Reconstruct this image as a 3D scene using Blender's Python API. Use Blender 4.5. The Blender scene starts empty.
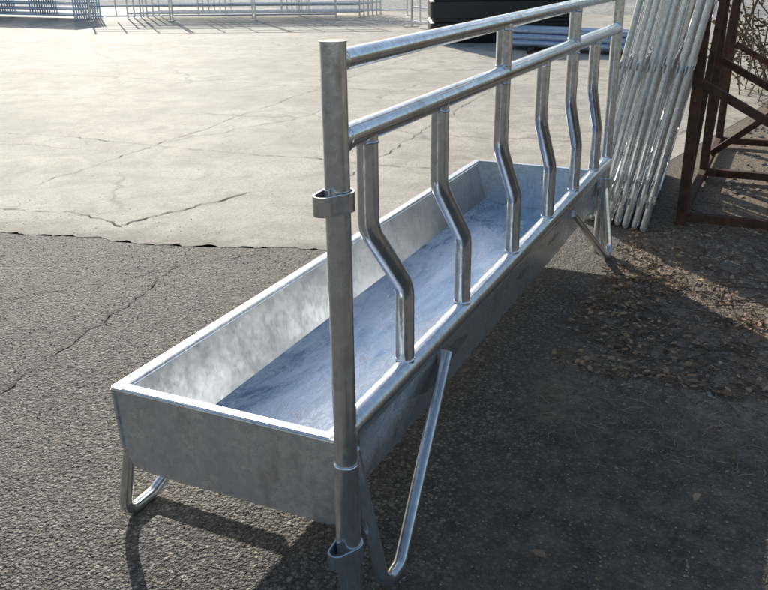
import bpy, bmesh, math, random
from mathutils import Vector, Matrix, noise
random.seed(7)
sc=bpy.context.scene
sc.view_settings.view_transform='Standard'
try: sc.view_settings.look='None'
except: pass
sc.view_settings.exposure=0

# ------------------------------------------------------------ camera
cam=bpy.data.cameras.new("camera"); co=bpy.data.objects.new("camera",cam); sc.collection.objects.link(co)
yaw,pitch,roll=.4387,.3789,.0120
cy,sy,cp,sp=math.cos(yaw),math.sin(yaw),math.cos(pitch),math.sin(pitch)
fwd=Vector((cp*cy,cp*sy,-sp)); rt=Vector((sy,-cy,0)); dn=fwd.cross(rt)
r2=rt*math.cos(roll)+dn*math.sin(roll); d2=-rt*math.sin(roll)+dn*math.cos(roll)
M=Matrix(((r2.x,-d2.x,-fwd.x,-1.7864),(r2.y,-d2.y,-fwd.y,-.9410),(r2.z,-d2.z,-fwd.z,1.7506),(0,0,0,1)))
co.matrix_world=M; cam.sensor_width=36; cam.lens=854.1/768*36; cam.clip_start=.05; cam.clip_end=1500
sc.camera=co

# ------------------------------------------------------------ light
AZ,EL=math.radians(44),math.radians(21.3)
sd=Vector((math.cos(EL)*math.cos(AZ),math.cos(EL)*math.sin(AZ),math.sin(EL)))
sl=bpy.data.lights.new("sun",'SUN'); sl.energy=5.0; sl.angle=math.radians(.5); sl.color=(1,.945,.84)
so=bpy.data.objects.new("sun",sl); sc.collection.objects.link(so); so.rotation_euler=sd.to_track_quat('Z','Y').to_euler()
w=bpy.data.worlds.new("World"); sc.world=w; w.use_nodes=True
nt=w.node_tree; bg=nt.nodes['Background']; sk=nt.nodes.new('ShaderNodeTexSky'); sk.sky_type='NISHITA'; sk.sun_disc=False
sk.sun_elevation=EL; sk.sun_rotation=math.pi/2-AZ; sk.air_density=1.0; sk.dust_density=1.0
nt.links.new(sk.outputs[0],bg.inputs[0]); bg.inputs[1].default_value=.14

# ------------------------------------------------------------ material helpers
class NT:
    def __init__(s,name):
        s.m=bpy.data.materials.new(name); s.m.use_nodes=True; s.t=s.m.node_tree
        s.b=s.t.nodes['Principled BSDF']; s.tc=s.t.nodes.new('ShaderNodeTexCoord')
    def n(s,ty,**k):
        x=s.t.nodes.new(ty)
        for a,v in k.items(): setattr(x,a,v)
        return x
    def l(s,a,b): s.t.links.new(a,b)
    def noise(s,scale,detail=3,rough=.55,vec=None,dist=0):
        x=s.n('ShaderNodeTexNoise'); x.inputs['Scale'].default_value=scale; x.inputs['Detail'].default_value=detail
        x.inputs['Roughness'].default_value=rough; x.inputs['Distortion'].default_value=dist
        s.l(vec or s.tc.outputs['Object'],x.inputs['Vector']); return x.outputs['Fac']
    def vor(s,scale,feature='F1',out='Distance',vec=None,rnd=1):
        x=s.n('ShaderNodeTexVoronoi',feature=feature); x.inputs['Scale'].default_value=scale; x.inputs['Randomness'].default_value=rnd
        s.l(vec or s.tc.outputs['Object'],x.inputs['Vector']); return x.outputs[out]
    def bw(s,c):
        x=s.n('ShaderNodeRGBToBW'); s.l(c,x.inputs[0]); return x.outputs[0]
    def ramp(s,fac,stops):
        x=s.n('ShaderNodeValToRGB'); e=x.color_ramp.elements
        while len(e)<len(stops): e.new(.5)
        for i,(p,c) in enumerate(stops):
            e[i].position=p; e[i].color=(c,c,c,1) if isinstance(c,(int,float)) else (*c,1)
        s.l(fac,x.inputs[0]); return x.outputs[0]
    def mix(s,fac,a,b,mode='MIX'):
        x=s.n('ShaderNodeMix',data_type='RGBA',blend_type=mode)
        for i,v in ((0,fac),(6,a),(7,b)):
            if isinstance(v,(int,float)): x.inputs[i].default_value=v if i==0 else (v,v,v,1)
            elif isinstance(v,tuple): x.inputs[i].default_value=(*v,1)
            else: s.l(v,x.inputs[i])
        return x.outputs[2]
    def math(s,op,a,b=0.):
        x=s.n('ShaderNodeMath',operation=op)
        for i,v in ((0,a),(1,b)):
            if isinstance(v,(int,float)): x.inputs[i].default_value=v
            else: s.l(v,x.inputs[i])
        return x.outputs[0]
    def mapping(s,scale=(1,1,1),rot=(0,0,0),coord='Object'):
        x=s.n('ShaderNodeMapping'); x.inputs['Scale'].default_value=scale; x.inputs['Rotation'].default_value=rot
        s.l(s.tc.outputs[coord],x.inputs[0]); return x.outputs[0]
    def bump(s,h,strength=.3,dist=.01,prev=None):
        x=s.n('ShaderNodeBump'); x.inputs['Strength'].default_value=strength; x.inputs['Distance'].default_value=dist
        s.l(h,x.inputs['Height'])
        if prev: s.l(prev,x.inputs['Normal'])
        return x.outputs[0]
    def set(s,**k):
        for a,v in k.items():
            i=s.b.inputs[a.replace('_',' ')]
            if isinstance(v,(int,float)): i.default_value=v
            elif isinstance(v,tuple): i.default_value=(*v,1)
            else: s.l(v,i)
        return s.m

def galv(name,base=.58,r0=.22,r1=.5,dirt=0.3,spscale=55,met=.9,spk=.15):
    m=NT(name)
    sp=m.bw(m.vor(spscale,out='Color'))
    big=m.noise(5,4,.65); fine=m.noise(45,4,.7); st=m.noise(13,4,.7,vec=m.mapping((1,1,.3)))
    c=m.ramp(sp,[(.15,(base*(1-spk),base*(1.03-spk),base*(1.06-spk))),(.85,(base*1.08,base*1.1,base*1.12))])
    c=m.mix(m.ramp(big,[(.38,0),(.65,.5)]),c,(base*.62,base*.66,base*.70))
    c=m.mix(m.ramp(st,[(.55,0),(.7,dirt)]),c,(base*.44,base*.41,base*.36))
    c=m.mix(m.ramp(fine,[(.62,0),(.74,.5)]),c,(base*.45,base*.45,base*.45))
    rr=m.math('MULTIPLY_ADD',m.ramp(m.mix(.5,big,fine),[(.35,0),(.65,1)]),r1-r0); rr.node.inputs[2].default_value=r0
    return m.set(Base_Color=c,Metallic=met,Roughness=rr,Normal=m.bump(fine,.12,.003))
M_tube=galv("galvanised_tube",.90,.09,.32,.45,60,.94)
M_sheet=galv("galvanised_sheet",.88,.20,.40,.5,60,.88,.16)
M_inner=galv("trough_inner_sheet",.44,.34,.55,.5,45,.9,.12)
def floor_mat():
    m=NT("wet_floor_sky_glare")
    big=m.noise(2.6,4,.62,vec=m.mapping((.6,1.8,1)),dist=.8)
    wr=m.noise(6,5,.68,vec=m.mapping((.5,1.3,1),(0,0,.45)),dist=2.6)
    s2=m.noise(15,5,.78,vec=m.mapping((.30,1.5,1),(0,0,-.35)),dist=1.8)
    c=m.mix(m.ramp(big,[(.38,0),(.60,1)]),(.24,.38,.56),(.66,.77,.90))  # blue tones paint the sky's reflection into the floor colour
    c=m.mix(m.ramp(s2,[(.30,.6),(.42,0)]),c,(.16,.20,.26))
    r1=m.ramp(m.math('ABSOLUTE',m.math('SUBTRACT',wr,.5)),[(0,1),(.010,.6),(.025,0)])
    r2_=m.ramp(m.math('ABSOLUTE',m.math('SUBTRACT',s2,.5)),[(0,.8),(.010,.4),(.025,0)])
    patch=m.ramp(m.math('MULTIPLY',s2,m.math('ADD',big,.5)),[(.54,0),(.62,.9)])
    glare=m.math('MAXIMUM',m.math('MAXIMUM',r1,r2_),patch)  # white streaks of glare, painted into the floor colour
    glare=m.math('MULTIPLY',glare,m.ramp(m.noise(2.4,3,.6),[(.36,.15),(.54,1)]))
    c=m.mix(glare,c,(.92,.95,.98))
    met=m.math('SUBTRACT',.92,m.math('MULTIPLY',glare,.7))
    rr=m.math('ADD',m.math('MULTIPLY',glare,.25),m.ramp(big,[(.35,.12),(.65,.34)]))
    return m.set(Base_Color=c,Metallic=met,Roughness=rr,Normal=m.bump(wr,.30,.010,m.bump(s2,.18,.004)))
M_floor=floor_mat()
def simple(name,col,rough=.7,metal=0.,var=.35,sc_=12,bs=.3):
    m=NT(name); f=m.noise(sc_,4,.65)
    c=m.mix(m.ramp(f,[(.3,0),(.7,1)]),tuple(x*(1-var) for x in col),tuple(min(1,x*(1+var)) for x in col))
    return m.set(Base_Color=c,Roughness=rough,Metallic=metal,Normal=m.bump(f,bs,.008))
def rust():
    m=NT("rusty_steel"); f=m.noise(14,4,.7); g=m.noise(60,3,.6)
    c=m.mix(m.ramp(f,[(.35,0),(.65,1)]),(.05,.024,.016),(.13,.06,.034))
    c=m.mix(m.ramp(g,[(.55,0),(.75,.6)]),c,(.025,.016,.012))
    return m.set(Base_Color=c,Roughness=.85,Metallic=.1,Normal=m.bump(g,.5,.004))
M_rust=rust()
M_black=simple("black_plastic",(.012,.012,.014),.45,0,.3)
M_white=simple("pale_galvanised",(.50,.60,.72),.4,.6,.15)
M_bark=simple("twig_bark",(.15,.105,.07),.9,0,.4,30)
M_dark=simple("crack_fill",(.13,.11,.085),.95,0,.5,20)

def asphalt():
    m=NT("worn_asphalt"); ob=m.tc.outputs['Object']
    v1=m.n('ShaderNodeTexVoronoi'); v1.inputs['Scale'].default_value=70; m.l(ob,v1.inputs['Vector'])
    v2=m.n('ShaderNodeTexVoronoi'); v2.inputs['Scale'].default_value=170; m.l(ob,v2.inputs['Vector'])
    c=m.ramp(m.bw(v1.outputs['Color']),[(.25,(.05,.045,.04)),(.55,(.115,.10,.083)),(.70,(.23,.195,.155)),(.83,(.55,.48,.39))])
    cc=m.ramp(m.bw(v2.outputs['Color']),[(.25,(.045,.041,.037)),(.6,(.15,.13,.108)),(.82,(.54,.47,.38))])
    c=m.mix(.5,c,cc)
    c=m.mix(m.ramp(v1.outputs['Distance'],[(.42,0),(.75,.85)]),c,(.03,.027,.024))
    mid=m.noise(4.5,5,.72); big=m.noise(.9,4,.6)
    c=m.mix(m.ramp(big,[(.4,0),(.65,.32)]),c,(.22,.19,.15))
    c=m.mix(m.ramp(mid,[(.54,0),(.68,.5)]),c,(.055,.048,.042))
    c=m.mix(m.ramp(mid,[(.30,.45),(.44,0)]),c,(.28,.24,.19))
    sx=m.n('ShaderNodeSeparateXYZ'); m.l(ob,sx.inputs[0]); n2=m.noise(2.2,5,.65)
    side=m.math('ADD',m.math('MULTIPLY',sx.outputs[1],-1.4),m.math('MULTIPLY',n2,1.1))
    msk=m.ramp(side,[(.5,0),(1.2,1)]); n7=m.noise(8,5,.75)
    dcol=m.mix(m.ramp(n7,[(.4,0),(.62,1)]),(.06,.046,.038),(.25,.18,.12))
    c=m.mix(m.math('MULTIPLY',msk,.6),c,dcol)
    fx=m.math('ADD',m.math('SUBTRACT',sx.outputs[0],1.5),m.math('MULTIPLY',n2,1.7))
    farm=m.math('MULTIPLY',m.ramp(fx,[(.6,0),(1.0,1)]),m.ramp(m.math('MULTIPLY',sx.outputs[1],-2.),[(.1,0),(.5,1)]))
    soil=m.mix(m.ramp(m.noise(24,5,.8),[(.35,0),(.66,1)]),(.10,.065,.042),(.50,.38,.26))
    c=m.mix(m.math('MULTIPLY',farm,.85),c,soil)
    h=m.math('ADD',m.math('MULTIPLY',v1.outputs['Distance'],-1.),m.math('MULTIPLY',v2.outputs['Distance'],-.6))
    b=m.bump(h,1.0,.010); b=m.bump(mid,.4,.02,b)
    return m.set(Base_Color=c,Roughness=.75,Normal=b)
M_asph=asphalt()
def concrete():
    m=NT("weathered_concrete"); ob=m.tc.outputs['Object']
    big=m.noise(.5,5,.68,dist=.5); mid=m.noise(2.6,6,.76,dist=.6); fine=m.noise(42,4,.8)
    c=m.mix(m.ramp(big,[(.35,0),(.65,1)]),(.50,.445,.36),(.74,.665,.545))
    c=m.mix(m.ramp(mid,[(.46,0),(.62,.75)]),c,(.38,.33,.265))
    c=m.mix(m.ramp(mid,[(.32,.6),(.42,0)]),c,(.80,.73,.61))
    c=m.mix(m.ramp(fine,[(.5,0),(.66,.7)]),c,(.22,.195,.16))
    sp=m.vor(60); c=m.mix(m.ramp(sp,[(.12,.6),(.3,0)]),c,(.78,.72,.62))
    nz=m.n('ShaderNodeTexNoise'); nz.inputs['Scale'].default_value=2.5; nz.inputs['Detail'].default_value=5; m.l(ob,nz.inputs['Vector'])
    sc2=m.n('ShaderNodeVectorMath',operation='SCALE'); sc2.inputs['Scale'].default_value=.45; m.l(nz.outputs['Color'],sc2.inputs[0])
    wv=m.n('ShaderNodeVectorMath',operation='ADD'); m.l(sc2.outputs[0],wv.inputs[0]); m.l(ob,wv.inputs[1])
    ck=m.vor(.36,'DISTANCE_TO_EDGE',vec=wv.outputs[0])
    ckm=m.math('MULTIPLY',m.ramp(ck,[(.0,1),(.005,.6),(.010,0)]),m.ramp(big,[(.45,0),(.53,1)]))
    c=m.mix(m.math('MULTIPLY',ckm,.65),c,(.16,.135,.105))
    # ravelled, dirty margin where the slab meets the asphalt
    sx=m.n('ShaderNodeSeparateXYZ'); m.l(ob,sx.inputs[0])
    t=m.math('ADD',sx.outputs[0],m.math('MULTIPLY',sx.outputs[1],.227))
    t=m.math('ADD',m.math('SUBTRACT',t,3.05),m.math('MULTIPLY',m.math('SUBTRACT',m.noise(3.5,5,.7),.5),1.4))
    c=m.mix(m.ramp(t,[(.0,.75),(.35,0)]),c,(.20,.175,.14))
    return m.set(Base_Color=c,Roughness=.8,Normal=m.bump(fine,.6,.008,m.bump(mid,.3,.02)))
M_conc=concrete()

# ------------------------------------------------------------ mesh builder
class MB:
    def __init__(s): s.v=[];s.f=[]
    def fillet(s,pts,rad,n=7):
        pts=[Vector(p) for p in pts]; 
        if len(pts)<3 or rad<=0: return pts
        out=[pts[0]]
        for i in range(1,len(pts)-1):
            a,b,c=pts[i-1],pts[i],pts[i+1]; u=(a-b).normalized(); v=(c-b).normalized()
            ang=u.angle(v)
            if ang>3.1: out.append(b); continue
            t=min(rad/math.tan(ang/2),(a-b).length*.49,(c-b).length*.49); rr=t*math.tan(ang/2)
            cen=b+(u+v).normalized()*(rr/math.sin(ang/2))
            p0=b+u*t-cen; p1=b+v*t-cen; tot=p0.angle(p1); ax=p0.cross(p1).normalized()
            for k in range(n+1): out.append(cen+Matrix.Rotation(tot*k/n,3,ax)@p0)
        out.append(pts[-1]); return out
    def sweep(s,pts,prof,up=None,closed=False,caps=True):
        pts=[Vector(p) for p in pts]; n=len(pts); base=len(s.v); k=len(prof)
        T=[]
        for i in range(n):
            a=pts[(i-1)%n] if (closed or i>0) else pts[i]; b=pts[(i+1)%n] if (closed or i<n-1) else pts[i]
            T.append((b-a).normalized())
        up=Vector(up) if up else (Vector((0,0,1)) if abs(T[0].z)<.9 else Vector((1,0,0)))
        nrm=(up-T[0]*up.dot(T[0])).normalized()
        for i in range(n):
            if i: nrm=(nrm-T[i]*nrm.dot(T[i])).normalized()
            bn=T[i].cross(nrm)
            for (x,y) in prof: s.v.append(pts[i]+nrm*y+bn*x)
        m=n if closed else n-1
        for i in range(m):
            j=(i+1)%n
            for q in range(k):
                q2=(q+1)%k; s.f.append((base+i*k+q,base+i*k+q2,base+j*k+q2,base+j*k+q))
        if caps and not closed:
            s.f.append(tuple(base+q for q in range(k))[::-1]); s.f.append(tuple(base+(n-1)*k+q for q in range(k)))
    def tube(s,pts,r,seg=20,rad=0,flat=1.0,up=None,closed=False):
        prof=[(r*math.cos(2*math.pi*i/seg),r*flat*math.sin(2*math.pi*i/seg)) for i in range(seg)]
        s.sweep(s.fillet(pts,rad),prof,up,closed)
    def strip(s,pts,w,t,up=None,closed=False,rad=0,bev=None):
        b=bev if bev is not None else min(w,t)*.3; x,y=w/2,t/2
        prof=[(-x+b,-y),(x-b,-y),(x,-y+b),(x,y-b),(x-b,y),(-x+b,y),(-x,y-b),(-x,-y+b)]
        s.sweep(s.fillet(pts,rad),prof,up,closed)
    def box(s,c,d,rot=0):
        c=Vector(c); R=Matrix.Rotation(rot,3,'Z'); b=len(s.v)
        for z in(-1,1):
            for (x,y) in((-1,-1),(1,-1),(1,1),(-1,1)): s.v.append(c+R@Vector((x*d[0]/2,y*d[1]/2,z*d[2]/2)))
        for f in((3,2,1,0),(4,5,6,7),(0,1,5,4),(1,2,6,5),(2,3,7,6),(3,0,4,7)): s.f.append(tuple(b+i for i in f))
    def obj(s,name,mat,parent=None,smooth=True,loc=None):
        me=bpy.data.meshes.new(name); me.from_pydata([tuple(v) for v in s.v],[],s.f); me.update()
        bm=bmesh.new(); bm.from_mesh(me); bmesh.ops.recalc_face_normals(bm,faces=bm.faces); bm.to_mesh(me); bm.free()
        if smooth: me.shade_smooth(); me.set_sharp_from_angle(angle=.6)
        me.materials.append(mat); o=bpy.data.objects.new(name,me); sc.collection.objects.link(o)
        if parent: o.parent=parent
        if loc: o.location=loc
        return o
def empty(name,loc=(0,0,0)):
    e=bpy.data.objects.new(name,None); e.location=loc; e.empty_display_size=.3; sc.collection.objects.link(e); return e

# ------------------------------------------------------------ cattle feed trough with barrier
L=3.4; T=empty("cattle_feed_trough")
YR,YL,ZT=.03,.83,.508
sec=[(YR,ZT),(.06,.262),(.20,.240),(.43,.232),(.66,.240),(.755,.262),(YL,ZT)]
b=MB()
def skin(sec,x0,x1,off):
    base=len(b.v); n=len(sec); N=40
    xs=[x0+(x1-x0)*i/N for i in range(N+1)]
    for x in xs:
        for i,(y,z) in enumerate(sec):
            wob=noise.noise(Vector((x*2.7,y*5,z*3)))*.005 if 0<i<n-1 else noise.noise(Vector((x*1.1,y,5)))*.002
            b.v.append(Vector((x,y+(wob if i in(1,n-2) else 0),z+wob+off)))
    for i in range(N):
        for j in range(n-1): b.f.append((base+i*n+j,base+i*n+j+1,base+(i+1)*n+j+1,base+(i+1)*n+j))
skin(sec,0,L,0); b.obj("outer_pan",M_sheet,T)
b=MB(); secf=[(.063,.266),(.20,.244),(.43,.236),(.66,.244),(.752,.266)]
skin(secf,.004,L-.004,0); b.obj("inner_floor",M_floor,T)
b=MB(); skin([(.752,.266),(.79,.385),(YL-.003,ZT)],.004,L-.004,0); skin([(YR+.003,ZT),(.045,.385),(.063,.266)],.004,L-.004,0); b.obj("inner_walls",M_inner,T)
b=MB()
for x0 in (-.004,L-.001):
    out=[(YR-.002,ZT+.001),(YR-.002,.30),(.045,.238),(.08,.226),(YL-.10,.226),(YL-.045,.238),(YL-.012,.30),(YL+.002,ZT+.001)]
    base=len(b.v)
    for dx in (0,.005):
        for y,z in out: b.v.append(Vector((x0+dx-(.01 if dx==0 and x0<0 else 0)*(ZT-z),y,z)))
    k=len(out); b.f.append(tuple(base+i for i in range(k))); b.f.append(tuple(base+k+i for i in range(k))[::-1])
    for i in range(k): b.f.append((base+i,base+(i+1)%k,base+k+(i+1)%k,base+k+i))
b.obj("end_plates",M_sheet,T,smooth=False)
b=MB()
b.strip([(-.004,YL-.013,ZT+.003),(L+.004,YL-.013,ZT+.003)],.034,.007)
b.strip([(-.004,YR+.012,ZT+.002),(L+.004,YR+.012,ZT+.002)],.036,.007)
b.strip([(.008,YR+.035,ZT+.005),(.008,YL-.033,ZT+.005)],.032,.007)
b.strip([(L-.008,YR+.035,ZT+.005),(L-.008,YL-.033,ZT+.005)],.032,.007)
b.strip([(.02,.008,ZT+.016),(L-.03,.008,ZT+.016)],.006,.058)  # added strip, blocks sunlight through the slit between rim and bottom rail
b.obj("folded_rims_and_gap_strip",M_sheet,T)
b=MB()
b.tube([(-.006,YL+.003,ZT),(L+.006,YL+.003,ZT)],.0065,10)
b.tube([(-.008,YR,ZT),(-.008,YL,ZT)],.0065,10)
b.tube([(L+.006,YR,ZT),(L+.006,YL,ZT)],.0065,10)
b.tube([(.022,YR+.03,ZT-.006),(.022,YL-.03,ZT-.006)],.004,8)
b.tube([(.03,YL-.033,ZT-.005),(L-.03,YL-.033,ZT-.005)],.004,8)
b.tube([(-.011,YL-.014,.30),(-.008,YL+.001,ZT)],.005,8); b.tube([(-.011,YR,.25),(-.008,YR,ZT)],.005,8)
b.obj("rim_beads",M_sheet,T)
ZP,ZTOP,ZMID,ZBOT=1.570,1.528,1.348,.575
def post(x,name,r=.031):
    b=MB(); b.tube([(x,0,.40),(x,0,ZP)],r,28); b.tube([(x,0,0.0),(x,0,.47)],r+.0045,28)
    b.tube([(x,0,ZP),(x,0,ZP+.004)],r+.0015,28)
    o=b.obj(name,M_tube,T)
post(-.035,"near_post"); post(L,"far_post")
b=MB()
b.tube([(-.035,0,ZTOP),(L,0,ZTOP)],.0255,24); b.obj("top_rail",M_tube,T)
b=MB(); b.tube([(-.035,0,ZMID),(L,0,ZMID)],.0305,24); b.obj("middle_rail",M_tube,T)
b=MB(); b.tube([(-.035,-.003,ZBOT),(L,-.003,ZBOT)],.034,24); b.obj("bottom_rail",M_tube,T)
ups=[(.13,.365,0),(.63,.87,0),(1.25,1.47,1),(1.81,2.03,0),(2.34,2.55,1),(2.83,3.04,0)]
for i,(xt,xb,tall) in enumerate(ups):
    b=MB(); zt=ZTOP if tall else ZMID
    b.tube([(xt,0,zt-.01),(xt,0,1.085),(xb,0,.845),(xb,0,ZBOT+.01)],.0285,24,rad=.09)
    b.obj("dog_leg_upright_%d"%(i+1),M_tube,T)
b=MB()
def collar(c,axis,r,h=.008):
    c=Vector(c); ax=Vector(axis); n=22; pts=[]
    u=ax.orthogonal().normalized(); v=ax.cross(u)
    for i in range(n):
        a=2*math.pi*i/n; pts.append(c+(u*math.cos(a)+v*math.sin(a))*(r+random.uniform(-.0012,.0008))+ax*random.uniform(-.002,.002))
    b.tube(pts,h*.4,7,closed=True)
for xt,xb,tall in ups:
    collar((xb,0,ZBOT+.034),(0,0,1),.0275,.010); collar((xt,0,ZMID-.032),(0,0,1),.0275,.009)
    if tall: collar((xt,0,ZTOP-.027),(0,0,1),.0275,.009); collar((xt,0,ZMID+.031),(0,0,1),.0275,.009)
for z,r in((ZTOP,.0255),(ZMID,.0305),(ZBOT,.034)):
    collar((-.002,0,z),(1,0,0),r,.009); collar((L-.033,0,z),(1,0,0),r,.009)
collar((-.035,0,.472),(0,0,1),.0325,.009); collar((L,0,.472),(0,0,1),.0325,.009)
b.obj("weld_beads",M_tube,T)
def bracket2(x0,z,name,ang):
    b=MB(); R0=.036; h=.024; pts=[]
    for i in range(17):
        a=-math.radians(100)+math.radians(200)*i/16; pts.append((R0*math.cos(a),R0*math.sin(a)))
    for i in range(11):
        a=math.radians(100)+math.radians(160)*i/10; pts.append((-.050+.022*math.cos(a),.022*math.sin(a)))
    n=len(pts); Rz=Matrix.Rotation(ang,2); rings=[]
    for dz in(-h,h):
        for t in (0,.0055):
            ring=[]
            for i,(x,y) in enumerate(pts):
                p=Vector((x,y)); q=Vector(pts[(i+1)%n])-Vector(pts[i-1]); nn=Vector((q.y,-q.x)).normalized()
                p=Rz@(p+nn*t); ring.append(len(b.v)); b.v.append(Vector((x0+p.x,p.y,z+dz)))
            rings.append(ring)
    lo_i,lo_o,hi_i,hi_o=rings
    for i in range(n):
        j=(i+1)%n
        b.f+= [(lo_o[i],lo_o[j],hi_o[j],hi_o[i]),(lo_i[j],lo_i[i],hi_i[i],hi_i[j]),(hi_o[i],hi_o[j],hi_i[j],hi_i[i]),(lo_i[i],lo_i[j],lo_o[j],lo_o[i])]
    b.obj(name,M_tube,T)
bracket2(-.035,1.205,"hinge_strap_upper",math.radians(-12))
bracket2(-.035,.185,"hinge_strap_lower",math.radians(-12))
def leg(side,end):
    b=MB()
    X=(lambda x:x) if end==0 else (lambda x:L-x)
    if side=='r': ya,yb=.0,-.075
    else: ya,yb=YL-.012,YL+.035
    pts=[(X(.005),ya,.49),(X(.035),yb,.022),(X(.15),yb,.022),(X(.76),ya+(.012 if side=='r' else 0),.45)]
    if side=='l': pts=[(X(.012),ya-.01,.30),(X(.00),yb,.020),(X(.15),yb,.020),(X(.60),ya-.03,.27)]
    b.tube(pts,.0205,18,rad=.065)
    b.obj("leg_%s_%d"%(side,end),M_tube,T)
for s_ in 'rl':
    for e_ in (0,1): leg(s_,e_)
b=MB()
for x in (.05,.74,2.66,3.37): b.box((x,.022,.455),(.06,.012,.07))
b.obj("leg_plates",M_tube,T,smooth=False)

# ------------------------------------------------------------ ground
def sheet(name,poly,z,mat):
    bm=bmesh.new(); vs=[bm.verts.new((x,y,z)) for x,y in poly]; f=bm.faces.new(vs)
    bmesh.ops.triangulate(bm,faces=[f]); bmesh.ops.recalc_face_normals(bm,faces=bm.faces)
    for f in bm.faces:
        if f.normal.z<0: f.normal_flip()
    me=bpy.data.meshes.new(name); bm.to_mesh(me); bm.free(); me.materials.append(mat)
    o=bpy.data.objects.new(name,me); sc.collection.objects.link(o); return o
sheet("asphalt_ground",[(-300,-300),(600,-300),(600,300),(-300,300)],0,M_asph)
def rough_line(pts,step=.06,amp=.05,seed=0):
    out=[]
    for a,b_ in zip(pts,pts[1:]):
        a=Vector(a);b_=Vector(b_);n=max(2,int((b_-a).length/step)); d=(b_-a); nn=Vector((-d.y,d.x)).normalized()
        for i in range(n):
            p=a+d*i/n
            q=noise.noise(Vector((p.x*1.3,p.y*1.3,seed)))*1.0+noise.noise(Vector((p.x*7,p.y*7,seed)))*.5+noise.noise(Vector((p.x*25,p.y*25,seed)))*.3
            out.append(tuple(p+nn*q*amp*1.6))
    out.append(tuple(pts[-1])); return out
edge=rough_line([(2.0,9),(2.21,3.86),(2.5,2.6),(2.69,1.75),(3.15,.8),(3.9,.25),(5.6,.05)],.03,.07,4)
sheet("concrete_slab",edge+[(9,-.6),(40,-4),(60,60),(2,60)],.002,M_conc)
def crack(pts,w,seed,b):
    pl=rough_line(pts,.04,.045,seed); pl=[Vector((p[0],p[1],0)) for p in pl]; base=len(b.v)
    for i,p in enumerate(pl):
        q=(pl[min(i+1,len(pl)-1)]-pl[max(i-1,0)]); nn=Vector((-q.y,q.x,0)).normalized()
        ww=w*(.1+1.5*abs(noise.noise(Vector((i*.31,seed*3.3,0)))))*(.1 if i in(0,len(pl)-1) else 1)
        b.v+=[p+nn*ww+Vector((0,0,.0062)),p-nn*ww+Vector((0,0,.0062))]
    for i in range(len(pl)-1): b.f.append((base+2*i,base+2*i+1,base+2*i+3,base+2*i+2))
b=MB()
crack([(2.61,3.15),(2.89,3.12),(3.32,2.99),(3.78,2.80)],.018,1,b)
crack([(2.61,3.15),(2.75,3.7),(2.6,4.6)],.008,2,b)
crack([(1.29,2.85),(1.7,2.55),(2.15,2.28),(2.6,1.9)],.008,3,b)
crack([(.48,1.96),(.93,2.06),(1.5,2.15),(2.15,2.28)],.008,4,b)
for i,(p,q) in enumerate([((4.5,12),(5.1,.4)),((8.6,14),(9.3,.0)),((13,16),(13.7,-1)),((3.2,4.6),(18,5.9)),((4.1,2.3),(16,3.4))]):
    crack([p,((p[0]+q[0])/2+.1,(p[1]+q[1])/2),q],.008,10+i,b)
b.obj("pavement_cracks",M_dark,smooth=False)

def scatter_pebbles(name,regions,mat):
    b=MB()
    for (x0,x1,y0,y1,n,s0,s1,zz) in regions:
        for _ in range(n):
            x=random.uniform(x0,x1); y=random.uniform(y0,y1); s=random.uniform(s0,s1)*random.choice((.6,.8,1,1))
            c=Vector((x,y,zz+s*.25)); base=len(b.v); R=Matrix.Rotation(random.random()*6.28,3,'Z')
            for p in((1,0,0),(0,1,0),(-1,0,0),(0,-1,0),(0,0,.6),(0,0,-.6)):
                b.v.append(c+R@(Vector(p)*s*random.uniform(.7,1.2)))
            for f in((0,1,4),(1,2,4),(2,3,4),(3,0,4),(1,0,5),(2,1,5),(3,2,5),(0,3,5)): b.f.append(tuple(base+i for i in f))
    return b.obj(name,mat,smooth=False)
M_peb=simple("grit_stone",(.38,.33,.27),.85,0,.6,3)
scatter_pebbles("loose_gravel",[(-.8,2.6,-1.3,4,11000,.002,.006,0),(2.3,2.9,1.6,4.5,400,.002,.006,.001),(2.6,7,0,7,350,.003,.006,.002),(1.6,5,-2.2,-.1,3500,.003,.014,0),(5,14,-4,-.6,2500,.01,.035,0)],M_peb)

def leaf(b,c,s,yawa,tilt,curl):
    R=Matrix.Rotation(yawa,3,'Z')@Matrix.Rotation(tilt,3,'X')@Matrix.Rotation(random.uniform(-.3,.3),3,'Y'); base=len(b.v)
    ol=[(-1,0),(-.55,.42),(.05,.55),(.6,.35),(1,0),(.6,-.35),(.05,-.55),(-.55,-.42)]
    b.v.append(Vector(c)+R@Vector((0,0,0)))
    for x,y in ol: b.v.append(Vector(c)+R@Vector((x*s*random.uniform(.75,1.15),y*s*random.uniform(.65,1.2),(abs(y)*curl+x*x*curl*.5)*s)))
    for i in range(8): b.f.append((base,base+1+i,base+1+(i+1)%8))
def leafmat(name,a,c_):
    m=NT(name); g=m.n('ShaderNodeNewGeometry')
    c=m.mix(g.outputs['Random Per Island'],a,c_); return m.set(Base_Color=c,Roughness=.75)
M_leaf=leafmat("dry_leaf",(.15,.08,.042),(.60,.38,.22))
b=MB()
for (x,y,s) in [(.37,-.45,.032),(.88,-.86,.026),(1.77,-.75,.024),(1.37,-.25,.018),(.26,1.26,.012),(2.96,-.66,.03),(2.3,-.5,.024),(2.6,-.9,.028),(1.2,-.95,.02),(2.0,-.95,.024)]:
    leaf(b,(x,y,.014),s,random.random()*6.28,random.uniform(-.35,.35),.6)
for _ in range(4200):
    x=1.7+abs(random.gauss(0,1.4)); y=-.10-abs(random.gauss(0,.9))
    if random.random()>.5+.9*noise.noise(Vector((x*2.2,y*2.2,3))): continue
    leaf(b,(x,y,random.uniform(.006,.02)),random.uniform(.006,.023),random.random()*6.28,random.gauss(0,.4),random.uniform(.1,.7))
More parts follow.
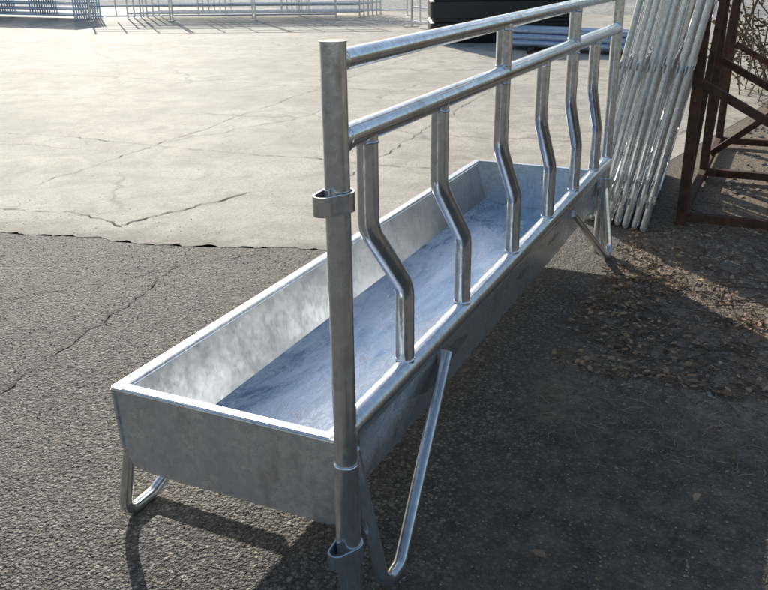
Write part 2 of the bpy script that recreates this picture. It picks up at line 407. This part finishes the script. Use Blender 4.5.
for _ in range(500):
    leaf(b,(random.uniform(.2,2.8),-.25-random.random()**.6*1.3,.008),random.uniform(.003,.011),random.random()*6.28,random.gauss(0,.4),.5)
b.obj("fallen_leaves",M_leaf,smooth=False)
M_straw=leafmat("dry_straw",(.18,.13,.075),(.55,.43,.28))
b=MB()
def twig(x,y,l,a,r):
    pts=[]; p=Vector((x,y,r+.002)) 
    for i in range(6):
        pts.append(p.copy()); a+=random.gauss(0,.25); p=p+Vector((math.cos(a),math.sin(a),0))*l/5; p.z=r+.002+abs(random.gauss(0,.004))
    b.tube(pts,r,5)
for _ in range(320):
    twig(1.7+abs(random.gauss(0,1.2)),-.2-abs(random.gauss(0,.8)),random.uniform(.06,.35),random.random()*6.28,random.uniform(.0012,.0035))
for x,y,l,a in((.2,-.35,.16,.3),(1.0,-.6,.12,1.2),(1.9,-.45,.25,.2),(.9,1.5,.1,2),(.2,-.3,.12,.1)): twig(x,y,l,a,.0018)
b.obj("fallen_twigs",M_bark,smooth=False)
b=MB()
for _ in range(2400):
    x=1.1+abs(random.gauss(0,1.5)); y=-.15-abs(random.gauss(0,.75))
    if random.random()>.45+1.1*noise.noise(Vector((x*1.9,y*1.9,8))): continue
    twig(x,y,random.uniform(.02,.08),random.gauss(.8,1.4),random.uniform(.0006,.0013))
b.obj("dry_grass",M_straw,smooth=False)

# ------------------------------------------------------------ gates stacked on end, leaning on the rack
def gate(x0,y0,x1,y1,h,lean,nb):
    g=empty("steel_gate",(0,0,0)) ; b=MB()
    a=Vector((x0,y0,0)); c=Vector((x1,y1,0)); side=Vector((-(y1-y0),(x1-x0),0)).normalized()*-1
    up=(Vector((0,0,1))+side*math.tan(lean)).normalized()
    def P(t,z): return a+(c-a)*t+up*z
    for i in range(nb):
        t=i/(nb-1); b.tube([P(t,.03),P(t,h)],.020 if 0<i<nb-1 else .024,12)
    b.obj("bars",M_gate,g)
    b=MB()
    b.tube([P(0,.03),P(1,.03)],.021,12); b.tube([P(0,h),P(1,h)],.021,12)
    nrm=(c-a).normalized().cross(up); e=(c-a).normalized()
    for z in (.22,1.1,2.0,2.7):
        for sgn in (1,-1): b.strip([P(-.02,z+.02*sgn)+nrm*.023*sgn,P(1.02,z+.02*sgn)+nrm*.023*sgn],.05,.007,up=tuple(nrm))
    b.strip([P(0,.3)+nrm*.032,P(1,h*.48)+nrm*.032],.045,.007,up=tuple(nrm)); b.strip([P(0,h*.92)+nrm*.032,P(1,h*.52)+nrm*.032],.045,.007,up=tuple(nrm))
    b.obj("cross_members",M_gate,g)
    b=MB()
    for z in (.35,h*.5,h*.8): b.strip([P(0,z)-e*.015,P(0,z)-e*.09],.05,.012,up=tuple(nrm))
    b.obj("hinge_lugs",M_gate,g)
M_gate=galv("gate_tube",.80,.20,.40,.3,50,.88)
for i in range(8):
    o=i*.062
    gate(3.86+i*.03+random.uniform(-.05,.05),-.19+o,5.6+i*.05+random.uniform(-.1,.1),-.08+o*1.1,3.3+random.uniform(-.1,.1),math.radians(9.5+random.uniform(-.6,.6)),8)

# ------------------------------------------------------------ rusty rack
K=empty("rusty_storage_rack")
b=MB()
x0,x1,x2=4.2,5.6,7.0; ya,yb=-.40,-2.1; H=1.75
def sq(p,q,w=.05): b.strip([p,q],w,w,bev=.004)
for x in (x0,x1,x2):
    for y in (ya,yb): sq((x,y,0),(x,y,H),.066)
    sq((x,ya-.034,.06),(x,yb+.034,.06),.058); sq((x,ya-.034,H-.03),(x,yb+.034,H-.03),.058)
    sq((x,ya-.036,.95),(x,yb+.036,.10),.052)
for y in (ya,yb):
    for xa,xb in ((x0,x1),(x1,x2)):
        sq((xa+.034,y,.06),(xb-.034,y,.06),.055); sq((xa+.034,y,H-.03),(xb-.034,y,H-.03),.055); sq((xa+.036,y,.1),(xb-.036,y,H-.1),.045)
sq((x1+.06,ya-.036,.2),(x1+.06,yb+.036,H-.15),.05)
b.obj("welded_frame",M_rust,K)

# ------------------------------------------------------------ yard background
def hurdle(p,q,h,nr,name="livestock_hurdle",mat=None,braces=True,zb=.15):
    g=empty(name); b=MB(); p=Vector((*p,0)); q=Vector((*q,0)); d=(q-p)
    for t in (0,1): b.tube([p+d*t,p+d*t+Vector((0,0,h))],.026,10)
    for i in range(nr):
        z=zb+(h-zb-.03)*i/(nr-1); b.tube([p+Vector((0,0,z)),q+Vector((0,0,z))],.022,8)
    if braces:
        for t in (.33,.67): b.tube([p+d*t+Vector((0,0,zb)),p+d*t+Vector((0,0,h-.03))],.02,8)
    b.obj("frame",mat or M_tube,g)
    b=MB()
    for t in (0,1):
        dn_=Vector((-d.y,d.x,0)).normalized()*.22; b.strip([p+d*t-dn_+Vector((0,0,.012)),p+d*t+dn_+Vector((0,0,.012))],.06,.015)
    b.obj("feet",mat or M_tube,g)
A=(18.7,18.2);B=(21.6,11.4)
for i in range(3):
    t0,t1=i/3,(i+1)/3-.01
    hurdle((A[0]+(B[0]-A[0])*t0,A[1]+(B[1]-A[1])*t0),(A[0]+(B[0]-A[0])*t1,A[1]+(B[1]-A[1])*t1),1.9,7)
for i in range(6):
    hurdle((20.0+i*.3,17.9),(22.6+i*.3,11.2),1.7,8)
for i in range(12):
    hurdle((19.0+i*.1,24.5),(18.9+i*.1,19.0),1.5,9,name="livestock_hurdle",mat=M_white)
hurdle((22.6,13.3),(23.9,10.2),1.7,4); 
hurdle((19.6,8.2),(18.9,7.2),1.9,6,name="tubular_gate")
g=empty("black_plastic_tank"); b=MB()
def rbox(c,d,rot,r):
    R=Matrix.Rotation(rot,3,'Z'); base=len(b.v); pr=[]
    for qx,qy,a0 in((1,1,0),(-1,1,90),(-1,-1,180),(1,-1,270)):
        for k in range(5):
            a=math.radians(a0+k*22.5); pr.append((qx*(d[0]/2-r)+r*math.cos(a),qy*(d[1]/2-r)+r*math.sin(a)))
    n=len(pr); lv=[(0,.93),(.08,1),(.3,1),(.32,.97),(.36,.97),(.38,1),(.62,1),(.64,.97),(.68,.97),(.7,1),(.93,1),(1,.93)]
    for z,s in lv:
        for x,y in pr: b.v.append(Vector(c)+R@Vector((x*s,y*s,0))+Vector((0,0,z*d[2])))
    for i in range(len(lv)-1):
        for k in range(n): b.f.append((base+i*n+k,base+i*n+(k+1)%n,base+(i+1)*n+(k+1)%n,base+(i+1)*n+k))
    b.f.append(tuple(base+k for k in range(n))[::-1]); b.f.append(tuple(base+(len(lv)-1)*n+k for k in range(n)))
rbox((17.0,5.0,0),(1.9,3.1,1.35),.42,.2); b.obj("tank_body",M_black,g)
b=MB(); b.tube([(17.0,5.0,1.33),(17.0,5.0,1.42)],.25,24); b.obj("tank_lid",M_black,g)
g=empty("steel_pipe_stack"); b=MB()
for j in range(3):
    for i in range(7-j):
        c=Vector((14.6+(i+j*.5)*.125,0,.14+j*.11))
        d_=random.uniform(-.1,.1); b.tube([(c.x+.35,4.3+d_,c.z),(c.x-.6+.35,1.2+d_,c.z)],.058,12)
b.obj("pipes",M_white,g)
b=MB()
for t in (.2,.8): b.box((15.1-.6*t,4.3-3.1*t,.04),(1.3,.1,.08),.19)
b.obj("bearers",M_rust,g,smooth=False)

b=MB(); nx,ny=40,60
for i in range(nx):
    for j in range(ny):
        x=25+i*.5; y=-14+j*.8
        e=min(1,i/4,(nx-1-i)/4,j/4,(ny-1-j)/4); z=(.15+.28*(noise.noise(Vector((x*.25,y*.25,0)))+.4*noise.noise(Vector((x*1.1,y*1.1,0)))))*e-.03
        b.v.append(Vector((x,y,z)))
for i in range(nx-1):
    for j in range(ny-1): b.f.append((i*ny+j,i*ny+j+1,(i+1)*ny+j+1,(i+1)*ny+j))
b.obj("gravel_ground",simple("pale_gravel",(.42,.40,.37),.9,0,.5,9,.8))

def shrub(name,c,n,h,sp):
    g=empty(name,c); b=MB(); lf=MB()
    for _ in range(n):
        a=random.random()*6.28; p=Vector((random.gauss(0,sp*.35),random.gauss(0,sp*.35),0)); d=Vector((math.cos(a)*random.uniform(.1,.7),math.sin(a)*random.uniform(.1,.7),1)).normalized(); pts=[p.copy()]
        l=h*random.uniform(.5,1)
        for k in range(6):
            d=(d+Vector((random.gauss(0,.18),random.gauss(0,.18),random.gauss(-.02,.1)))).normalized(); p=p+d*l/6; pts.append(p.copy())
            for _ in range(5): leaf(lf,p+Vector((random.gauss(0,.1),random.gauss(0,.1),random.gauss(0,.1))),random.uniform(.02,.045),random.random()*6.28,random.gauss(0,1),.4)
        b.tube(pts,random.uniform(.004,.012),5)
    b.obj("stems",M_bark,g,smooth=False); lf.obj("leaves",M_shr,g,smooth=False)
M_shr=leafmat("dry_foliage",(.07,.06,.025),(.26,.19,.09))
for c in ((9.4,-1.7,0),(10.4,-2.8,0),(11.0,-1.0,0),(9.2,-3.6,0),(12.4,-2.2,0)): shrub("dry_shrub",c,60,1.9,1.5)
M_tree=leafmat("tree_foliage",(.035,.045,.018),(.10,.10,.045))
b=MB(); st=MB()
for k in range(80):
    a=math.radians(-60+175*k/79+random.uniform(-1,1)); R_=random.uniform(75,95); c=Vector((R_*math.cos(a),R_*math.sin(a),0)); h=random.uniform(7,13)
    st.tube([c,c+Vector((0,0,h*.6))],.25,6)
    for _ in range(150):
        th=random.random()*6.28; rr=random.random()**.5*h*.33; z=h*.25+random.random()*h*.75; rr*=math.sin(min(1,(z/h))*math.pi*.85)+.25
        leaf(b,c+Vector((rr*math.cos(th),rr*math.sin(th),z)),random.uniform(.35,.9),random.random()*6.28,random.gauss(0,1),.4)
E=empty("distant_trees"); b.obj("crowns",M_tree,E,smooth=False); st.obj("trunks",M_bark,E,smooth=False)
